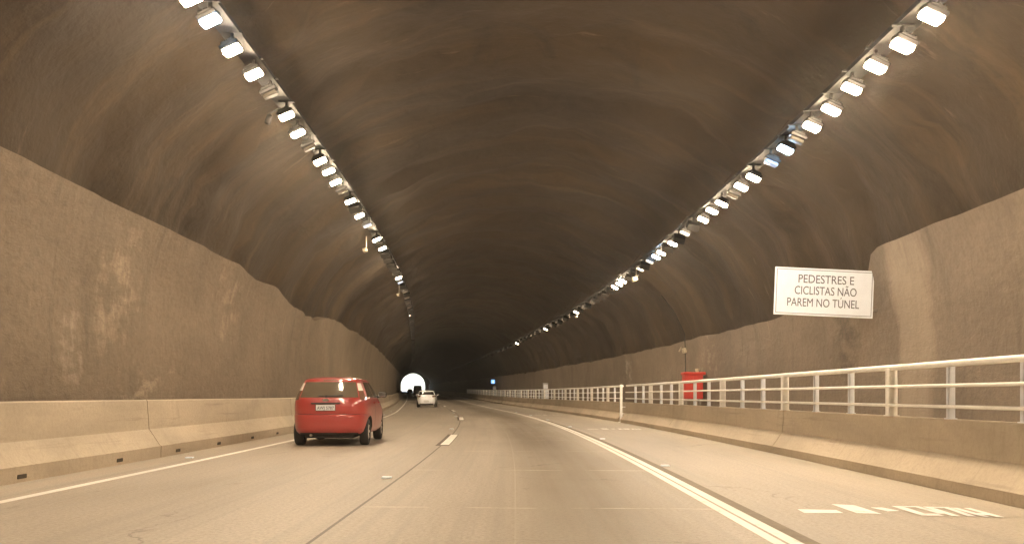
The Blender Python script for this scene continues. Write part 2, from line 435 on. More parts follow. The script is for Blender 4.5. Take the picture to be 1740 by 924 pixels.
# far portal: head wall with an arched opening, and an unseen cap added behind the viewer to keep daylight out
def headwall(d, half, spring, rad, thick, outer_w, outer_h, name, hole=True):
    bm = BM(); uvl = bm.loops.layers.uv.new('UVMap')
    c = at(TC, d, 0); n = 36
    inner = [(half, -.2)] + [(half * math.cos(math.pi * i / n), spring + rad * math.sin(math.pi * i / n)) for i in range(n + 1)] + [(-half, -.2)]
    outer = []
    for x, z in inner:
        a = math.atan2(max(z, 0), x); kx = outer_w / max(abs(math.cos(a)), 1e-4); kz = outer_h / max(abs(math.sin(a)), 1e-4); k = min(kx, kz)
        outer.append((k * math.cos(a), max(-.2, k * math.sin(a)) if z > 0 else -.2))
    A = [[bm.verts.new((c.x + x, d + t, c.z + z)) for x, z in pr] for t in (0, thick) for pr in (inner, outer)]
    for i in range(len(inner) - 1):
        for a, b in ((A[0], A[1]), (A[2], A[3]), (A[0], A[2]), (A[1], A[3])):
            bm.faces.new((a[i], a[i+1], b[i+1], b[i]))
    return tpar(obj(name, bm, M['walk']))
headwall(END - .5, 5.55, 2.75, 5.55, 1.2, 16, 14, 'portal_arch')
bm = BM()
cc = [at(L, -29.8, z) for L, z in [(-8.5, -.2), (9.5, -.2), (9.5, 10), (-8.5, 10)]]
bm.faces.new([bm.verts.new(p) for p in cc])
tpar(obj('daylight_cap', bm, M['vault']))

# ------------------------------------------------------------------ road markings (paint on the road)
def rpar(o): o.parent = road; return o
def strip(name, L0, L1, d0, d1, z, mat, fine=1.0):
    return rpar(link(name, sweep_mesh(name, [(L0, z), (L1, z)], steps(d0, d1, fine), mat, usel=True)))
strip('edge_line', -5.36, -5.22, -10, END + 40, .004, M['paint'], 2)
strip('edge_line', 1.91, 2.0, -10, END + 40, .004, M['paint'], 2)
strip('edge_line', 2.03, 2.135, -10, END + 40, .004, M['paint'], 2)
strip('edge_dark_line', 2.14, 2.26, -10, 40, .004, mat_plain('dark_line_strip', (.20, .165, .12), .8), 2)  # darker strip just outside the right edge line
for k in range(-1, 9):
    d0 = 18.8 + 18.7 * k
    strip('lane_dash_border', -1.66, -1.36, d0 - .25, d0 + 5.1, .004, M['black_paint'])
    strip('lane_dash', -1.57, -1.375, d0, d0 + 4.9, .008, M['paint'])
# the word painted across the shoulder, three times
SH = [[(65, 152), (350, 158), (405, 180), (115, 180)], [(315, 115), (485, 122), (690, 188), (505, 182)],
      [(605, 140), (690, 140), (820, 165), (735, 170)],
      [(760, 130), (830, 130), (1060, 202), (985, 200)], [(830, 130), (930, 131), (955, 139), (860, 138)], [(1000, 186), (1100, 187), (1150, 204), (1060, 202)], [(905, 131), (960, 133), (1175, 188), (1110, 188)],
      [(990, 136), (1045, 137), (1270, 207), (1205, 205)], [(1045, 137), (1130, 139), (1150, 147), (1072, 145)], [(1130, 139), (1180, 141), (1390, 210), (1325, 209)],
      [(1195, 146), (1250, 147), (1490, 214), (1440, 213)], [(1290, 147), (1345, 149), (1600, 217), (1540, 216)], [(1370, 185), (1450, 187), (1500, 202), (1420, 200)]]
def ground_px(u, v):
    X, Y = 1340 + u / 4.35, 830 + v / 4.35
    d = 1595 / (Y - 671); return ((X - 875.5) / 1450 * d, d)
for rep in range(3):
    bm = BM(); uvl = bm.loops.layers.uv.new('UVMap')
    for n_, q in enumerate(SH):
        g = [ground_px(*p) for p in q]
        f = bm.faces.new([bm.verts.new(at(L, d + 19.6 * rep, .004 + .0006 * n_)) for L, d in g])
        for lp, (L, d) in zip(f.loops, g): lp[uvl].uv = (L, d)
    rpar(obj('shoulder_word', bm, M['paint2']))

# ------------------------------------------------------------------ concrete barriers
def barrier(name, prof, d0, d1, joints, label, side, holes=()):
    root = empty(name, at(prof[0][0], d0), 0, label, 'barrier')
    inv = Matrix.Translation(-root.location)
    bm_all = BM()
    cuts = [d0] + sorted(j for j in joints if d0 < j < d1) + [d1]
    for a, b in zip(cuts[:-1], cuts[1:]):
        me = sweep_mesh('t', prof, steps(a + .012, b - .012, 2.0), M['barrier'], closed=True, caps=True)
        bm_all.from_mesh(me); bpy.data.meshes.remove(me)
    me = bpy.data.meshes.new('wall'); bm_all.to_mesh(me); bm_all.free(); me.materials.append(M['barrier']); smooth(me, 25)
    o = link('wall', me, root); o.matrix_parent_inverse = inv
    for h in holes:
        bm = BM(); p = at(prof[0][0], h, .075)
        add_box(bm, p + Vector((0, 0, 0)), (.03, .21, .06), .012)  # dark box instead of a cut hole; dirt and inner shade are its colour
        o = obj('drain_hole', bm, M['hole'], root); o.matrix_parent_inverse = inv
    return root
PL = [(-6.25, -.05), (-6.235, .205), (-6.265, .225), (-6.42, .46), (-6.45, .50), (-6.485, 1.0), (-6.505, 1.02), (-6.68, 1.02), (-6.70, 1.0), (-6.74, .4), (-6.84, -.05)]
PR = [(4.93, -.05), (4.915, .135), (4.94, .155), (5.09, .37), (5.115, .405), (5.14, .80), (5.155, .815), (5.30, .815), (5.315, .80), (5.33, .4), (5.35, -.05)]
barrier('concrete_barrier', PL, -25, END - 2, [15.1 + 10.6 * k for k in range(-3, 14)], 'long pale concrete barrier with dark drain holes, left of the road', -1, [8.3, 10.8, 13.5, 15.9, 18.2, 20.7, 23.1, 25.6, 28, 30.5, 33])
barrier('concrete_barrier', PR, -25, 34.35, [25.9, 16.2, 6.5, -3.2], 'nearest concrete barrier on the right, below the white text sign, ending at a gap', 1)
barrier('concrete_barrier', PR, 34.95, 89.6, [44.6, 54.3, 64, 74, 84], 'middle concrete barrier on the right, starting behind the white post in the gap', 1)
barrier('concrete_barrier', PR, 90.3, END - 2, [100 + 10 * k for k in range(8)], 'far dark stretch of concrete barrier on the right, beyond the second gap', 1)

# ------------------------------------------------------------------ railings on the right barrier
def tube(L, z, d0, d1, r, n=10):
    return sweep_mesh('tube', [(L + r * math.cos(2 * math.pi * i / n), z + r * math.sin(2 * math.pi * i / n)) for i in range(n)], steps(d0, d1, 1.5), M['rail'], closed=True, caps=True, sm=60)
def railing(d0, d1, posts, label):
    root = empty('railing', at(5.2, d0, .815), 0, label, 'railing')
    inv = Matrix.Translation(-root.location)
    for nm, L, z, r in (('top_rail', 5.15, 1.475, .040), ('middle_rail', 5.115, 1.215, .022), ('bottom_rail', 5.115, .965, .022)):
        o = link(nm, tube(L, z, d0, d1, r), root); o.name = nm; o.matrix_parent_inverse = inv
    bmM = BM(); add_box(bmM, (0, 0, .325), (.125, .12, .64), .012); add_box(bmM, (0, 0, .006), (.14, .18, .012))
    bmT = BM(); add_box(bmT, (0, 0, .320), (.085, .06, .635), .006); add_box(bmT, (0, 0, .006), (.10, .12, .012))
    mm, mt = mesh_bm(bmM, 'post', M['rail']), mesh_bm(bmT, 'baluster', M['rail2'])
    for d, main in posts:
        if not (d0 <= d <= d1): continue
        o = link('post' if main else 'baluster', mm if main else mt, root)
        p = at(5.165 if main else 5.21, d, .815); o.location = p - root.location
    return root
PO = [(11.71 + 1.5 * k, k % 3 == 0) for k in range(-8, 100)]
railing(-.2, 34.2, PO, 'nearest white steel railing on top of the right barrier, in front of the red cabinet')
railing(35.0, 150, PO, 'far white steel railing running on along the right barrier into the dark')
t = empty('gap_post', at(5.0, 34.6, 0), 0, 'white steel post standing in the gap between two right-hand barriers', 'post')
bm = BM(); add_box(bm, (0, 0, .78), (.10, .10, 1.5), .015); obj('shaft', bm, M['rail'], t)
bm = BM(); add_box(bm, (0, 0, .01), (.22, .22, .03)); obj('base_plate', bm, M['rail'], t)
for z in (.35, .62): 
    bm = BM(); add_cyl(bm, (.05, 0, z), (.17, 0, z), .018); obj('hinge', bm, M['rail'], t)

# ------------------------------------------------------------------ lamps under the cable trays
def tray(L, z, label, side):
    root = empty('cable_tray', at(L, 8, z), 0, label, 'cable tray'); inv = Matrix.Translation(-root.location)
    me = sweep_mesh('channel', [(L - .16, z), (L - .16, z - .07), (L + .16, z - .07), (L + .16, z), (L + .148, z), (L + .148, z - .055), (L - .148, z - .055), (L - .148, z)], steps(-28, 220, 1.5), M['tray'], closed=True, caps=True)
    o = link('channel', me, root); o.matrix_parent_inverse = inv
    bm = BM(); add_cyl(bm, (0, 0, 0), (side * .8, 0, 1.0), .007, 6); rm = mesh_bm(bm, 'hanger_rod', M['rusty'])
    for k in range(24):
        d = 6 + 4.2 * k; link('hanger_rod', rm, root, at(L, d, z) - root.location)
    for k in range(3):
        r = .022; LL = L - .09 + .08 * k
        me = sweep_mesh('cable', [(LL + r * math.cos(a * math.pi / 3), z - .03 + r * math.sin(a * math.pi / 3)) for a in range(6)], steps(-28, 220, 2), M['black'], closed=True)
        o = link('cable', me, root); o.matrix_parent_inverse = inv
ZL, ZRt = 6.43, 5.78
LLt, LRt = -4.34, 5.20
tray(LLt - .06, ZL + .33, 'long dull cable tray carrying the lamps above the left lane', -1)
tray(LRt + .06, ZRt + .33, 'long dull cable tray carrying the lamps above the right walkway', 1)
def lamp_meshes(side):
    rot = Matrix.Rotation(R(24) * side, 4, 'Y') @ Matrix.Rotation(R(9), 4, 'X')
    b = BM(); add_box(b, (0, 0, .065), (.31, .25, .075), .02); add_box(b, (0, 0, .12), (.22, .20, .04), .012)
    for k in range(5): add_box(b, (-.08 + .04 * k, 0, .15), (.008, .18, .025))
    bmesh.ops.transform(b, matrix=rot, verts=b.verts); hm = mesh_bm(b, 'housing', M['housing'])
    b = BM(); add_box(b, (0, 0, -.008), (.265, .205, .075), .022)
    bmesh.ops.transform(b, matrix=rot, verts=b.verts); lm = {}
    me = mesh_bm(b, 'lens', M['warm']); lm['warm'] = me
    for k in ('cool', 'dimcool', 'dimwarm', 'faint', 'glass_off'):
        c = me.copy(); c.materials.clear(); c.materials.append(M[k]); lm[k] = c
    rot2 = Matrix.Rotation(R(10) * side, 4, 'Y') @ Matrix.Rotation(R(38), 4, 'X')
    b = BM(); add_box(b, (0, 0, .075), (.34, .28, .09), .02); add_box(b, (0, -.135, -.005), (.34, .012, .14)); add_box(b, (.165, 0, .0), (.012, .26, .10)); add_box(b, (-.165, 0, .0), (.012, .26, .10))
    bmesh.ops.transform(b, matrix=rot2, verts=b.verts); hm2 = mesh_bm(b, 'housing', M['housing'])
    b = BM(); add_box(b, (0, .005, .02), (.30, .24, .012))
    bmesh.ops.transform(b, matrix=rot2, verts=b.verts); lm['hooded'] = mesh_bm(b, 'lens', M['warm']); lm['hood'] = hm2  # lens added to brighten the road ahead; the hood hides it from the camera
    b = BM(); add_box(b, (0, .0, .17), (.04, .05, .22)); add_box(b, (0, 0, .27), (.30, .06, .02)); km = mesh_bm(b, 'bracket', M['tray'])
    return hm, lm, km
LM = {-1: lamp_meshes(-1), 1: lamp_meshes(1)}
ORD = ['first', 'second', 'third', 'fourth', 'fifth', 'sixth', 'seventh', 'eighth', 'ninth', 'tenth', 'eleventh', 'twelfth', 'thirteenth', 'fourteenth', 'fifteenth', 'sixteenth', 'seventeenth', 'eighteenth', 'nineteenth', 'twentieth']
left = [(11.45, 'warm'), (12.15, 'cool'), (13.2, 'warm'), (14.25, 'warm'), (15.2, 'glass_off'), (16.25, 'warm'), (17.35, 'warm'), (18.4, 'glass_off'), (19.4, 'warm'), (20.35, 'warm'), (21.35, 'warm'), (22.4, 'glass_off'),
        (23.45, 'warm'), (24.45, 'glass_off'), (25.45, 'warm'), (26.8, 'dimcool'), (29.3, 'warm'), (30.2, 'glass_off'), (31.2, 'warm'), (32.4, 'glass_off'), (33.5, 'glass_off'), (34.8, 'glass_off'), (36, 'glass_off'), (37.2, 'glass_off'), (39, 'warm'), (40.3, 'dimcool'), (41.6, 'glass_off')]
right = [(10.62, 'warm'), (11.4, 'warm'), (12.25, 'warm'), (13.1, 'warm'), (14.0, 'warm'), (14.85, 'warm'), (15.6, 'glass_off'), (16.25, 'cool'), (17.15, 'dimcool'), (18.3, 'warm'), (19.2, 'warm'), (20.05, 'glass_off'), (20.9, 'warm'), (21.8, 'warm'), (22.75, 'warm'),
         (23.8, 'glass_off'), (24.8, 'dimwarm'), (25.6, 'glass_off'), (26.4, 'warm'), (27.3, 'glass_off'), (28.1, 'warm'), (28.95, 'cool'), (29.9, 'dimwarm'), (30.8, 'glass_off'), (31.8, 'dimwarm'), (33, 'glass_off'), (34, 'glass_off'), (35.2, 'warm'), (36.2, 'warm'), (37.2, 'warm'), (38.4, 'glass_off'), (39.6, 'glass_off'), (40.8, 'glass_off')]
left = [(d, 'hooded' if k == 'glass_off' and d > 23 else k) for d, k in left]  # fixtures that look dark are given an added hooded light farther along
right = [(d, 'hooded' if k == 'glass_off' and d > 23 else k) for d, k in right]
def cont(lst, a, lit, m=4):
    d = a; k = 0
    while d < 150:
        lst.append((d, 'faint' if k in lit else ('hooded' if k % 2 == 0 and d < 118 else 'glass_off'))); d += 1.25 if d < 80 else 2.5; k += 1
cont(left, 43, {11}); cont(right, 42.2, {5, 15, 29})
def lamp_row(lst, side, L, z, sname):
    hm, lm, km = LM[side]; cnt = {}
    for d, kind in lst:
        key = 'lit' if kind in ('warm', 'cool') else ('dim' if kind.startswith('dim') else 'dark')
        i = cnt.get((key, kind), 0); cnt[(key, kind)] = i + 1
        if d < 4: lab = 'lit tunnel lamp behind the viewer'
        if kind == 'warm': lab = 'glowing warm white lamp, %s warm one from the near end of the %s row' % (ORD[min(i, 19)], sname)
        elif kind == 'cool': lab = 'glowing bluish white lamp, %s bluish one from the near end of the %s row' % (ORD[i], sname)
        elif kind == 'dimcool': lab = 'faintly blue failing tunnel lamp, %s such one along the %s row' % (ORD[i], sname)
        elif kind == 'dimwarm': lab = 'faintly glowing warm tunnel lamp, %s such one along the %s row' % (ORD[i], sname)
        elif kind == 'faint': lab = 'small dimly lit lamp far along the %s row of tunnel lamps' % sname
        elif kind == 'hooded': lab = 'small dark-backed lamp along the %s row, with an added hooded light turned away ahead' % sname
        elif i < 14: lab = 'unlit grey lamp, %s dark one from the near end of the %s row' % (ORD[i], sname)
        else: lab = 'small unlit grey tunnel lamp far along the %s row' % sname
        if kind == 'warm' and d < 4: lab = 'lit tunnel lamp of the %s row overhead, before the photo begins' % sname
        p = at(L + rng.uniform(-.03, .03), d, z + rng.uniform(-.025, .025))
        r = empty('tunnel_lamp', p, psi(d) + rng.uniform(-.06, .06), lab, 'tunnel lamp', 'tunnel lamps in the %s row' % sname)
        r.rotation_euler.x = rng.uniform(-.05, .05)
        link('housing', lm['hood'] if kind == 'hooded' else hm, r); link('lens', lm[kind], r); link('bracket', km, r)
behind = [(d, 'warm') for d in (-14, -11.5, -9, -7, -5, -3, -1, 1, 3, 4.8, 6.5, 8.2)]
def behind_row(side, L, z, sname):
    hm, lm, km = LM[side]
    for d, kind in behind + ([(10.0, 'warm')] if side < 0 else [(9.6, 'warm')]):
        r = empty('tunnel_lamp', at(L, d, z), 0, 'lit tunnel lamp of the %s row, overhead above the edge of the photo' % sname, 'tunnel lamp', 'tunnel lamps overhead in the %s row' % sname)
        link('housing', hm, r); link('lens', lm[kind], r); link('bracket', km, r)
lamp_row(left, -1, LLt, ZL, 'left'); lamp_row(right, 1, LRt, ZRt, 'right')
behind_row(-1, LLt, ZL, 'left'); behind_row(1, LRt, ZRt, 'right')
# little things hung below the trays
def beacon(L, d, z, top, label, k=1.0):
    r = empty('hanging_camera', at(L, d, z), 0, label, 'camera')
    b = BM(); add_cyl(b, (0, 0, .05), (0, 0, top - z), .016, 8); obj('rod', b, M['galv'], r)
    b = BM(); add_box(b, (-.05 * k, -.03, -.02), (.17 * k, .30 * k, .13 * k), .03 * k, Matrix.Rotation(R(-18), 3, 'Y')); obj('casing', b, M['dull_case'] if k < 1 else M['cream'], r)
    b = BM(); add_box(b, (-.05 * k, -.03, .058 * k), (.20 * k, .36 * k, .016), .004, Matrix.Rotation(R(-18), 3, 'Y')); obj('sunshade', b, M['galv'], r)
beacon(5.1, 32, 5.45, 5.95, 'white camera hung on a short rod under the right row of lamps', 1.15)
beacon(-4.72, 29.6, 6.12, 6.6, 'small pale camera hung under the left row of lamps, above the red car', .8)
beacon(-4.42, 40.5, 5.85, 6.6, 'tiny pale camera hung on a rod far along the left row of lamps', .7)
beacon(5.1, 47.5, 5.45, 5.95, 'tiny pale camera hung on a rod far along the right row of lamps', .8)
r = empty('junction_box', at(-4.75, 16.6, 6.45), 0, 'dull round-backed junction box hung beside the left lamps near the top left', 'junction box')
b = BM(); add_box(b, (0, 0, 0), (.12, .10, .20), .04, Matrix.Rotation(R(20), 3, 'Y')); obj('casing', b, M['tray'], r)
b = BM(); add_cyl(b, (0, 0, .1), (.35, 0, .32), .015, 8); obj('cable', b, M['black'], r)

# ------------------------------------------------------------------ the sign
t = empty('text_sign', at(6.78, 18.5, 3.32), R(2), 'white rectangular sign with three lines of Portuguese capitals, jutting from the right wall', 'sign')
t.rotation_euler.y = R(2.4)
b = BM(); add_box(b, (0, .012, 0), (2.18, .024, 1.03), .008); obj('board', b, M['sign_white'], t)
b = BM()
hw, hh = 1.055, .48
for x0_, x1_, z0_, z1_ in ((-hw, hw, hh - .016, hh), (-hw, hw, -hh, -hh + .016), (-hw, -hw + .016, -hh + .016, hh - .016), (hw - .016, hw, -hh + .016, hh - .016)):
    add_box(b, ((x0_ + x1_) / 2, -.003, (z0_ + z1_) / 2), (x1_ - x0_, .004, z1_ - z0_))
obj('border', b, M['sign_grey'], t)
for s_, z_ in (('PEDESTRES E', .27), ('CICLISTAS NÃO', .02), ('PAREM NO TÚNEL', -.24)):
    o = link('lettering', text_mesh('lettering', s_, .255, M['sign_text'], .004, 0), t)
    wd = max(v.co.x for v in o.data.vertices) - min(v.co.x for v in o.data.vertices)
    tgt = {'PEDESTRES E': 1.22, 'CICLISTAS NÃO': 1.36, 'PAREM NO TÚNEL': 1.58}[s_]
    o.scale = (tgt / wd, 1, 1); o.rotation_euler = (R(90), 0, 0); o.location = (.03 - (.05 if s_.startswith('PA') else 0), -.004, z_)
for z_ in (.32, -.32):
    b = BM(); add_box(b, (.35, .05, z_), (1.75, .05, .05)); obj('bracket_arm', b, M['galv'], t)

# ------------------------------------------------------------------ things on the right wall and walkway
t = empty('hydrant_cabinet', at(7.50, 33, .27), psi(33), 'red fire cabinet standing behind the railing against the right wall', 'fire cabinet')
b = BM(); add_box(b, (-.03, 0, 1.16), (.72, .42, .94), .02); obj('cabinet_body', b, M['red_cab'], t)
b = BM(); add_box(b, (0, 0, 1.665), (.86, .52, .11), .03); obj('lid', b, M['red_cab'], t)
b = BM(); add_box(b, (-.20, -.216, 1.16), (.32, .016, .86), .006); obj('door', b, M['red_cab'], t)
b = BM(); add_box(b, (.15, -.216, 1.16), (.32, .016, .86), .006); obj('door', b, M['red_cab'], t)
b = BM(); add_box(b, (-.06, -.235, 1.16), (.025, .03, .12), .008); obj('handle', b, M['chrome'], t)
for x in (-.30, .24):
    b = BM(); add_box(b, (x, 0, .345), (.06, .32, .69)); obj('leg', b, M['galv'], t)
t = empty('standpipe', at(7.79, 33.5, .27), 0, 'cream standpipe rising behind the red fire cabinet', 'pipe')
b = BM(); add_cyl(b, (0, 0, 0), (0, 0, 1.78), .06, 14); obj('pipe', b, M['cream'], t)
b = BM(); add_cyl(b, (0, 0, 1.78), (0, 0, 1.87), .085, 14); obj('cap', b, M['cream'], t)
t = empty('wall_camera', at(7.78, 35.5, 2.95), 0, 'small pale camera on the right wall above the red cabinet, with a cable running up', 'camera')
b = BM(); add_box(b, (0, -.05, 0), (.16, .26, .22), .04, Matrix.Rotation(R(-14), 3, 'Y')); obj('casing', b, M['dull_case'], t)
b = BM(); add_box(b, (-.16, .02, .05), (.05, .10, .22), .02, Matrix.Rotation(R(25), 3, 'Y')); obj('bracket', b, M['dull_case'], t)
b = BM()
for a_, b_ in (((.05, 0, .1), (.02, 0, .7)), ((.02, 0, .7), (-.35, 0, 1.5)), ((-.35, 0, 1.5), (-.95, 0, 2.3)), ((.05, 0, -.1), (.08, 0, -1.2))): add_cyl(b, a_, b_, .018, 8)
obj('cable', b, M['black'], t)
def cabinet(L, d, h, wd, label):
    t = empty('control_cabinet', at(L, d, .27), psi(d), label, 'cabinet')
    b = BM(); add_box(b, (0, 0, h / 2), (wd, .4, h), .02); obj('casing', b, M['grey_box'], t)
    b = BM(); add_box(b, (0, -.21, h / 2), (wd * .82, .02, h * .84), .006); obj('door', b, M['rail2'], t)
    b = BM(); add_box(b, (wd * .3, -.23, h * .52), (.03, .03, .14)); obj('handle', b, M['black'], t)
cabinet(7.45, 76, 1.85, .46, 'grey control cabinet behind the middle of the far railing')
cabinet(7.45, 124, 1.7, .5, 'tiny grey cabinet behind the far end of the railing, below the blue sign')
t = empty('blue_sign', at(6.85, 120, 3.0 - zr(120)), psi(120), 'small glowing blue square sign high at the far end of the right railing', 'sign')
b = BM(); add_box(b, (0, 0, 0), (.54, .08, .54), .02); obj('panel', b, M['blue'], t)
b = BM(); add_box(b, (.02, -.046, .08), (.12, .008, .16)); add_box(b, (.0, -.046, -.12), (.28, .008, .09)); obj('symbol', b, M['white_e'], t)
b = BM(); add_box(b, (.66, .03, 0), (.72, .05, .05)); obj('bracket_arm', b, M['galv'], t)

# ------------------------------------------------------------------ reflective studs
b = BM(); add_box(b, (0, 0, .012), (.13, .10, .024), .008); SM = mesh_bm(b, 'stud', M['stud'])
for L, d0, nm in ((-1.70, 11.3, 'lane line'), (2.33, 13.2, 'right edge line'), (-5.66, 14.9, 'left edge line')):
    for k in range(6):
        d = d0 + 8.15 * k
        if nm == 'lane line' and k in (1, 3): continue
        o = link('road_stud', SM); o.location = at(L, d, .001)
        tag(o, 'small white reflective stud on the road beside the %s, %s from the camera' % (nm, ORD[k]), 'road stud', 'reflective studs along the road lines')

# ------------------------------------------------------------------ cars
def interp(tb, z):
    if z <= tb[0][0]: return tb[0][1]
    for (a, b), (c, d) in zip(tb[:-1], tb[1:]):
        if z <= c:
            t = (z - a) / (c - a); return b + (d - b) * t
    return tb[-1][1]
class Shell:
    """a car body as rings of rounded rectangles stacked in height"""
    def __init__(s, rear, front, half, n): s.rear, s.front, s.half, s.n = rear, front, half, n
    def pr(s, z): return interp(s.rear, z), interp(s.front, z), interp(s.half, z), interp(s.n, z)
    def ring(s, z, m=96):
        yr, yf, w, n = s.pr(z); out = []; ym, l = (yr + yf) / 2, (yf - yr) / 2
        for i in range(m):
            a = 2 * math.pi * i / m; c, q = math.cos(a), math.sin(a)
            out.append(Vector((w * math.copysign(abs(c) ** (2 / n), c), ym + l * math.copysign(abs(q) ** (2 / n), q), z)))
        return out
    def rearp(s, x, z):
        yr, yf, w, n = s.pr(z); k = min(.999, abs(x) / w)
        return Vector((x, (yr + yf) / 2 - (yf - yr) / 2 * (1 - k ** n) ** (1 / n), z))
    def frontp(s, x, z):
        yr, yf, w, n = s.pr(z); k = min(.999, abs(x) / w)
        return Vector((x, (yr + yf) / 2 + (yf - yr) / 2 * (1 - k ** n) ** (1 / n), z))
    def sidep(s, y, z, sg):
        yr, yf, w, n = s.pr(z); k = min(.999, abs(y - (yr + yf) / 2) / ((yf - yr) / 2))
        return Vector((sg * w * (1 - k ** n) ** (1 / n), y, z))
    def patch(s, fn, u0, u1, z0, z1, off, nu=14, nz=6):
        """u0, u1: functions of z; a thin skin lying `off` proud of the body, with a rim going inwards"""
        bm = BM(); P = []
        for j in range(nz + 1):
            z = z0 + (z1 - z0) * j / nz
            P.append([fn(u0(z) + (u1(z) - u0(z)) * i / nu, z) for i in range(nu + 1)])
        ctr = Vector((0, (interp(s.rear, z0) + interp(s.front, z0)) / 2, .7))
        V = []
        for j in range(nz + 1):
            row = []
            for i in range(nu + 1):
                a = P[j][min(i + 1, nu)] - P[j][max(i - 1, 0)]; b = P[min(j + 1, nz)][i] - P[max(j - 1, 0)][i]
                nrm = a.cross(b)
                if nrm.length < 1e-9: nrm = P[j][i] - ctr
                nrm.normalize()
                if nrm.dot(P[j][i] - ctr) < 0: nrm = -nrm
                row.append((bm.verts.new(P[j][i] + nrm * off), bm.verts.new(P[j][i] - nrm * .012)))
            V.append(row)
        for j in range(nz):
            for i in range(nu): bm.faces.new([V[j][i][0], V[j][i+1][0], V[j+1][i+1][0], V[j+1][i][0]])
        rim = [V[0][i] for i in range(nu)] + [V[j][nu] for j in range(nz)] + [V[nz][i] for i in range(nu, 0, -1)] + [V[j][0] for j in range(nz, 0, -1)]
        for q, r_ in zip(rim, rim[1:] + rim[:1]): bm.faces.new((q[0], r_[0], r_[1], q[1]))
        return bm
def build_body(S, zs, axles, wr, paint, name='body', xin=.58):
    bm = BM(); rings = [[bm.verts.new(p) for p in S.ring(z)] for z in zs]
    m = len(rings[0])
    for a, b in zip(rings[:-1], rings[1:]):
        for i in range(m): bm.faces.new((a[i], a[(i+1) % m], b[(i+1) % m], b[i]))
    bm.faces.new(rings[0][::-1]); bm.faces.new(rings[-1])
    me = mesh_bm(bm, name, [paint, M['under']])
    o = link('tmp', me)
    cb = BM()
    for y in axles:
        for sg in (-1, 1): add_cyl(cb, (sg * xin, y, wr), (sg * 1.3, y, wr), wr + .055, 40)
    cm = mesh_bm(cb, 'cut', [M['under']]); co = link('cut', cm)
    md = o.modifiers.new('b', 'BOOLEAN'); md.object = co; md.operation = 'DIFFERENCE'; md.solver = 'EXACT'
    try: md.material_mode = 'TRANSFER'
    except Exception: pass
    dg = bpy.context.evaluated_depsgraph_get(); dg.update()
    res = bpy.data.meshes.new_from_object(o.evaluated_get(dg)); res.name = name
    bpy.data.objects.remove(o); bpy.data.objects.remove(co)
    smooth(res, 32)
    return res
def wheel(parent, x, y, r, wd, sg):
    bm = BM(); n = 40
    pf = [(-wd / 2, r * .66), (-wd / 2, r * .9), (-wd / 2 + .02, r * .975), (-wd / 2 + .05, r), (wd / 2 - .05, r), (wd / 2 - .02, r * .975), (wd / 2, r * .9), (wd / 2, r * .66)]
    rows = [[bm.verts.new((a, q * math.cos(2 * math.pi * k / n), q * math.sin(2 * math.pi * k / n))) for a, q in pf] for k in range(n)]
    for k in range(n):
        for i in range(len(pf)): bm.faces.new((rows[k][i], rows[k][(i+1) % len(pf)], rows[(k+1) % n][(i+1) % len(pf)], rows[(k+1) % n][i]))
    wo = obj('wheel', bm, M['rubber'], parent, (x, y, r), 35)
    bm = BM(); ax = sg * (wd / 2 - .035)
    add_cyl(bm, (ax - sg * .05, 0, 0), (ax, 0, 0), r * .66, 36)
    for k in range(7):
        a = 2 * math.pi * k / 7
        add_box(bm, (ax + sg * .012, .36 * r * math.cos(a), .36 * r * math.sin(a)), (.03, .5 * r, .07), .008, None) if False else None
        M_ = Matrix.Rotation(a, 3, 'X'); vs_ = add_box(bm, (0, 0, 0), (.03, .48 * r, .055), .008)
        bmesh.ops.translate(bm, vec=(ax + sg * .010, .38 * r, 0), verts=vs_)
        bmesh.ops.rotate(bm, cent=(ax, 0, 0), matrix=M_, verts=vs_)
    add_cyl(bm, (ax, 0, 0), (ax + sg * .028, 0, 0), r * .2, 20)
    obj('rim', bm, M['rim'], wo, None, 35)
    return wo
def plate(parent, y, z, x, text, tilt=0):
    bm = BM(); add_box(bm, (0, 0, 0), (.42, .012, .14), .006); p = obj('license_plate', bm, M['plate'], parent, (x, y, z)); p.rotation_euler.x = tilt
    bm = BM()
    for s_ in (-1, 1): add_box(bm, (s_ * .207, -.007, 0), (.010, .006, .13))
    for s_ in (-1, 1): add_box(bm, (0, -.007, s_ * .065), (.404, .006, .010))
    obj('plate_frame', bm, M['black'], p)
    if text:
        o = link('plate_text', text_mesh('plate_text', text, .098, M['sign_text'], .003, .0015), p)
        wd = max(v.co.x for v in o.data.vertices) - min(v.co.x for v in o.data.vertices)
        o.scale = (.36 / wd, .95, 1); o.rotation_euler = (R(90), 0, 0); o.location = (0, -.0085, -.012)
def mirror(parent, S, y, z, sg, mat):
    w = abs(S.sidep(y, z, sg).x)
    bm = BM(); add_box(bm, (sg * (w + .13), y, z + .05), (.20, .11, .135), .04); add_box(bm, (sg * (w + .02), y + .01, z + .0), (.10, .06, .05), .015)
    o = obj('mirror', bm, mat, parent, None, 40)
    bm = BM(); add_box(bm, (sg * (w + .13), y - .058, z + .05), (.165, .008, .10), .003); obj('mirror_glass', bm, M['chrome'], o)
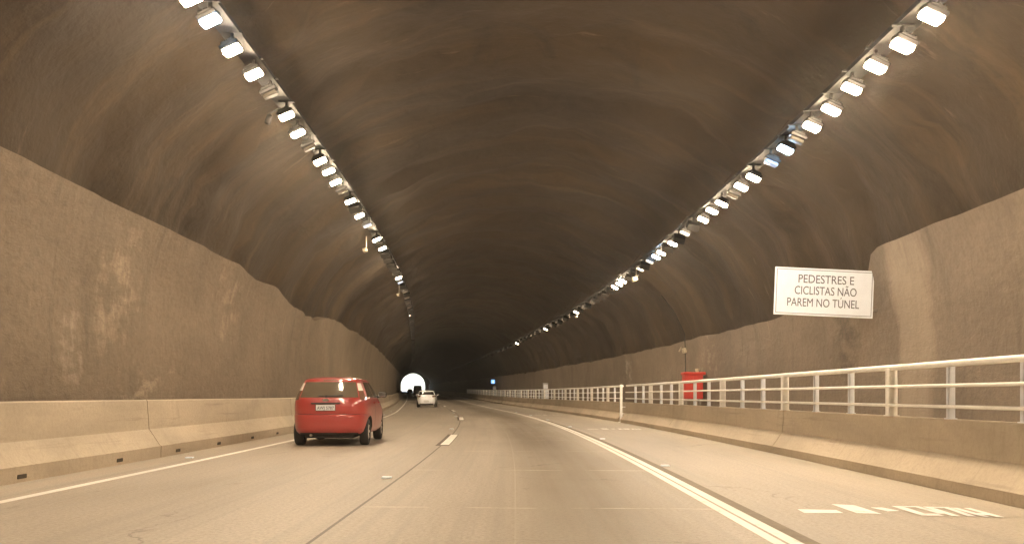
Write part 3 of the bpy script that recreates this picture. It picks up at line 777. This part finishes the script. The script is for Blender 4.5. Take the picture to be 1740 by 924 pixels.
def hatch(root, S, zs, paint, axles, wr, track, spec):
    glass = M[spec.get('glass', 'glass_dark')]
    me = build_body(S, zs, axles, wr, paint); body = link('body', me, root)
    win = spec['rear_win']
    obj('rear_window', S.patch(S.rearp, lambda z: -win(z), win, *spec['rear_z'], .004, 20, 8), glass, root, None, 60)
    for sg in (-1, 1):
        for (a, b, z0, z1) in spec['side']:
            obj('side_window', S.patch(lambda y, z: S.sidep(y, z, sg), a, b, z0, z1, .004, 12, 6), glass, root, None, 60)
        if 'pillar' in spec:
            a, b, z0, z1 = spec['pillar']
    fw = spec['front_win']
    obj('windscreen', S.patch(S.frontp, lambda z: -fw(z), fw, *spec['front_z'], .004, 16, 8), glass, root, None, 60)
    for sg in (-1, 1):
        for y in axles: wheel(root, sg * track, y, wr, .19, sg)
    bm = BM(); add_box(bm, (0, (axles[0] + axles[1]) / 2, .235), (1.05, axles[1] - axles[0] + .9, .12), .02)
    obj('underbody', bm, M['under'], root)
    bm = BM(); add_cyl(bm, (-.38, .06, .24), (-.38, .5, .24), .028, 12); obj('exhaust', bm, M['galv'], root)
    return body
# the red hatchback
S1 = Shell(
    [(.26, .10), (.31, .035), (.36, .012), (.40, .0), (.55, -.004), (.655, .006), (.675, .03), (.69, .062), (.76, .055), (.90, .062), (1.0, .085), (1.04, .105), (1.2, .205), (1.40, .335), (1.435, .345), (1.46, .41), (1.49, .60), (1.51, .9), (1.517, 1.2)],
    [(.26, 3.66), (.36, 3.76), (.5, 3.80), (.62, 3.78), (.72, 3.70), (.80, 3.50), (.90, 3.20), (.97, 2.98), (1.04, 2.84), (1.2, 2.56), (1.40, 2.16), (1.46, 1.98), (1.49, 1.82), (1.51, 1.6), (1.517, 1.45)],
    [(.26, .76), (.31, .80), (.40, .825), (.55, .838), (.70, .842), (.82, .845), (.92, .835), (1.0, .815), (1.04, .80), (1.2, .735), (1.40, .645), (1.435, .625), (1.46, .585), (1.49, .48), (1.51, .33), (1.517, .2)],
    [(.26, 5.5), (.7, 5.5), (1.0, 5.2), (1.4, 5.0), (1.517, 4)])
zs1 = [.26, .285, .31, .33, .36, .40, .45, .5, .55, .6, .64, .655, .665, .675, .69, .70, .73, .76, .80, .85, .9, .95, 1.0, 1.02, 1.04, 1.08, 1.12, 1.16, 1.2, 1.24, 1.28, 1.32, 1.36, 1.40, 1.42, 1.435, 1.446, 1.46, 1.475, 1.49, 1.502, 1.51, 1.517]
RC = empty('red_hatchback', at(-3.93, 18.25), .045, 'red five-door hatchback driving in the left lane beside the left barrier', 'car')
side1 = [(lambda z: .52 + .55 * (z - 1.04), lambda z: 1.40, 1.055, 1.385), (lambda z: 1.46, lambda z: 2.60 - 1.55 * (z - 1.04), 1.045, 1.385)]
hatch(RC, S1, zs1, M['red'], (.63, 3.10), .295, .705, dict(
    rear_win=lambda z: .625 - .27 * (z - 1.05), rear_z=(1.05, 1.385), side=side1,
    front_win=lambda z: .70 - .3 * (z - 1.05), front_z=(1.06, 1.38), glass='glass'))
for sg in (-1, 1):
    f = (lambda a, b: (lambda z: a - .30 * (z - 1.0)))
    lo, hi = (lambda z: sg * (.645 - .27 * (z - 1.05))), (lambda z: sg * (.765 - .40 * (z - 1.0)))
    tl = obj('tail_lamp', S1.patch(S1.rearp, lo, hi, 1.20, 1.36, .008, 6, 4), M['lamp_clear'], RC, None, 60)
    obj('lower_lens', S1.patch(S1.rearp, lo, hi, 1.0, 1.195, .008, 6, 4), M['lamp_smoke'], tl, None, 60)
plate(RC, .052, .835, -.06, 'AWJ 5787', R(-2))
bm = BM(); add_box(bm, (-.06, .052, .925), (.62, .03, .03), .01); obj('plate_garnish', bm, M['black'], RC)
bm = BM(); add_cyl(bm, (-.06, .085, .995), (-.06, .062, .995), .055, 24); bmesh.ops.scale(bm, vec=(1.25, 1, .55), verts=bm.verts, space=Matrix.Translation((.06, -.07, -.995))); obj('badge', bm, M['chrome'], RC, None, 40)
bm = BM()
p0, p1 = S1.rearp(-.05, 1.075), S1.rearp(.30, 1.10); add_cyl(bm, p0 + Vector((0, -.03, 0)), p1 + Vector((0, -.03, 0)), .012, 8); add_cyl(bm, p0, p0 + Vector((0, -.04, 0)), .028, 12)
p2 = S1.rearp(-.22, 1.09); add_cyl(bm, p0 + Vector((0, -.03, 0)), p2 + Vector((0, -.03, 0)), .010, 8)
obj('rear_wiper', bm, M['black'], RC)
obj('brake_light', S1.patch(S1.rearp, lambda z: -.15, lambda z: .15, 1.41, 1.432, .006, 8, 2), M['lamp_smoke'], RC)
obj('bumper_strip', S1.patch(S1.rearp, lambda z: -.70, lambda z: .70, .335, .385, .006, 20, 2), M['red'], RC, None, 60)
obj('rear_skirt', S1.patch(S1.rearp, lambda z: -.62, lambda z: .62, .262, .295, .006, 20, 2), M['black'], RC, None, 60)
for sg in (-1, 1):
    mirror(RC, S1, 2.40, 1.06, sg, M['black'])
    bm = BM(); add_box(bm, S1.sidep(1.22, .93, sg) + Vector((sg * .015, 0, 0)), (.03, .17, .03), .01); obj('door_handle', bm, M['red'], RC)
    bm = BM(); add_box(bm, S1.sidep(2.15, .93, sg) + Vector((sg * .015, 0, 0)), (.03, .17, .03), .01); obj('door_handle', bm, M['red'], RC)
    obj('door_seam', S1.patch(lambda y, z: S1.sidep(y, z, sg), lambda z: 1.425, lambda z: 1.437, .42, 1.03, .0015, 1, 10), M['black'], RC)
# hatch lid seam
obj('hatch_seam', S1.patch(S1.rearp, lambda z: -.66, lambda z: .66, .684, .692, .002, 20, 1), M['black'], RC)
# the white hatchback
S2 = Shell(
    [(.24, .10), (.32, .03), (.42, .0), (.60, .0), (.72, .03), (.80, .05), (.95, .06), (1.02, .09), (1.08, .14), (1.32, .36), (1.37, .38), (1.42, .52), (1.46, .85), (1.475, 1.15)],
    [(.24, 3.75), (.36, 3.86), (.5, 3.9), (.66, 3.84), (.76, 3.7), (.86, 3.3), (.95, 3.0), (1.05, 2.8), (1.32, 2.2), (1.40, 2.0), (1.46, 1.65), (1.475, 1.5)],
    [(.24, .76), (.32, .81), (.5, .84), (.8, .85), (.95, .835), (1.05, .79), (1.32, .655), (1.37, .63), (1.42, .56), (1.46, .36), (1.475, .2)],
    [(.24, 4.5), (.9, 4.6), (1.475, 4)])
zs2 = [.24, .28, .32, .37, .42, .5, .6, .66, .72, .76, .80, .86, .9, .95, 1.0, 1.02, 1.05, 1.08, 1.15, 1.22, 1.28, 1.32, 1.35, 1.37, 1.40, 1.42, 1.445, 1.46, 1.475]
WC = empty('white_hatchback', at(-3.18, 73), psi(73) * .6, 'white hatchback seen from behind, driving ahead towards the bright tunnel exit', 'car')
hatch(WC, S2, zs2, M['white_car'], (.68, 3.2), .30, .74, dict(
    rear_win=lambda z: .66 - .30 * (z - 1.05), rear_z=(1.07, 1.32),
    side=[(lambda z: .50 + .6 * (z - 1.04), lambda z: 1.42, 1.07, 1.32), (lambda z: 1.48, lambda z: 2.6 - 1.5 * (z - 1.04), 1.06, 1.32)],
    front_win=lambda z: .70 - .3 * (z - 1.05), front_z=(1.07, 1.32)))
for sg in (-1, 1):
    obj('tail_lamp', S2.patch(S2.rearp, (lambda z: sg * (.52 - .4 * (z - .9))), (lambda z: sg * .80), .86, 1.02, .008, 8, 4), M['lamp_smoke'], WC, None, 60)
    obj('reflector', S2.patch(S2.rearp, (lambda z: sg * .60), (lambda z: sg * .76), .70, .84, .010, 6, 3), M['lamp_clear'], WC, None, 60)
    mirror(WC, S2, 2.45, 1.0, sg, M['black'])
plate(WC, -.012, .52, 0, '')
obj('bumper_trim', S2.patch(S2.rearp, lambda z: -.6, lambda z: .6, .25, .33, .006, 14, 2), M['black'], WC, None, 60)
bm = BM(); p0, p1 = S2.rearp(-.02, 1.09), S2.rearp(.30, 1.10); add_cyl(bm, p0 + Vector((0, -.03, 0)), p1 + Vector((0, -.03, 0)), .014, 8); obj('rear_wiper', bm, M['black'], WC)
# the dark saloon and the dark van, small against the exit
S3 = Shell(
    [(.24, .08), (.4, .0), (.7, .0), (.9, .06), (.95, .45), (1.0, .62), (1.3, 1.05), (1.40, 1.35), (1.45, 1.7)],
    [(.24, 4.2), (.5, 4.3), (.72, 4.15), (.86, 3.4), (.95, 3.1), (1.3, 2.5), (1.40, 2.25), (1.45, 2.0)],
    [(.24, .76), (.4, .83), (.8, .85), (.95, .82), (1.3, .64), (1.40, .55), (1.45, .3)], [(.24, 4.5), (1.45, 4)])
DC = empty('dark_saloon', at(-3.7, 268), psi(268), 'small dark saloon car outlined against the bright tunnel exit', 'car')
hatch(DC, S3, [.24, .3, .4, .5, .6, .7, .8, .86, .9, .93, .95, 1.0, 1.1, 1.2, 1.3, 1.36, 1.40, 1.43, 1.45], M['dark_car'], (.8, 3.4), .30, .74, dict(
    rear_win=lambda z: .66 - .4 * (z - 1.0), rear_z=(1.0, 1.3), side=[(lambda z: 1.0 + .9 * (z - 1.0), lambda z: 3.0 - 1.6 * (z - 1), 1.02, 1.3)],
    front_win=lambda z: .68 - .4 * (z - 1.0), front_z=(1.0, 1.3)))
for sg in (-1, 1): obj('tail_lamp', S3.patch(S3.rearp, (lambda z: sg * .5), (lambda z: sg * .8), .72, .86, .008, 6, 3), M['lamp_red'], DC, None, 60)
plate(DC, -.012, .6, 0, '')
S4 = Shell(
    [(.28, .06), (.4, .0), (1.0, .02), (2.1, .08), (2.22, .2), (2.27, .5)],
    [(.28, 4.6), (.6, 4.7), (1.0, 4.6), (1.15, 4.2), (2.0, 3.5), (2.22, 3.2), (2.27, 2.9)],
    [(.28, .84), (.5, .92), (1.2, .93), (2.1, .84), (2.22, .76), (2.27, .6)], [(.28, 7), (2.1, 7), (2.27, 5)])
DV = empty('dark_van', at(-3.05, 182), psi(182), 'dark box-shaped van outlined against the tunnel exit, half behind the white hatchback', 'van')
hatch(DV, S4, [.28, .34, .4, .5, .7, .9, 1.0, 1.1, 1.2, 1.5, 1.8, 2.0, 2.1, 2.17, 2.22, 2.25, 2.27], M['van'], (.9, 3.8), .33, .8, dict(
    rear_win=lambda z: .66, rear_z=(1.35, 1.9), side=[(lambda z: 2.9, lambda z: 3.6 - .6 * (z - 1.3), 1.3, 1.9)],
    front_win=lambda z: .74, front_z=(1.25, 1.95)))
for sg in (-1, 1): obj('tail_lamp', S4.patch(S4.rearp, (lambda z: sg * .74), (lambda z: sg * .86), .9, 1.25, .008, 4, 3), M['lamp_red'], DV, None, 60)
plate(DV, -.012, .7, 0, '')

# ------------------------------------------------------------------ the hazy tunnel air
bm = BM(); add_box(bm, (-28, 300, 35), (700, 760, 78)); hz = link('haze', mesh_bm(bm, 'haze', []))
hm_ = bpy.data.materials.new('haze'); hm_.use_nodes = True; t_ = hm_.node_tree
t_.nodes.remove(t_.nodes['Principled BSDF'])
v_ = t_.nodes.new('ShaderNodeVolumePrincipled'); v_.inputs['Density'].default_value = HAZE; v_.inputs['Color'].default_value = (.86, .84, .80, 1); v_.inputs['Anisotropy'].default_value = .72
t_.links.new(v_.outputs[0], t_.nodes['Material Output'].inputs['Volume'])
hz.data.materials.append(hm_); tag(hz, kind='stuff')
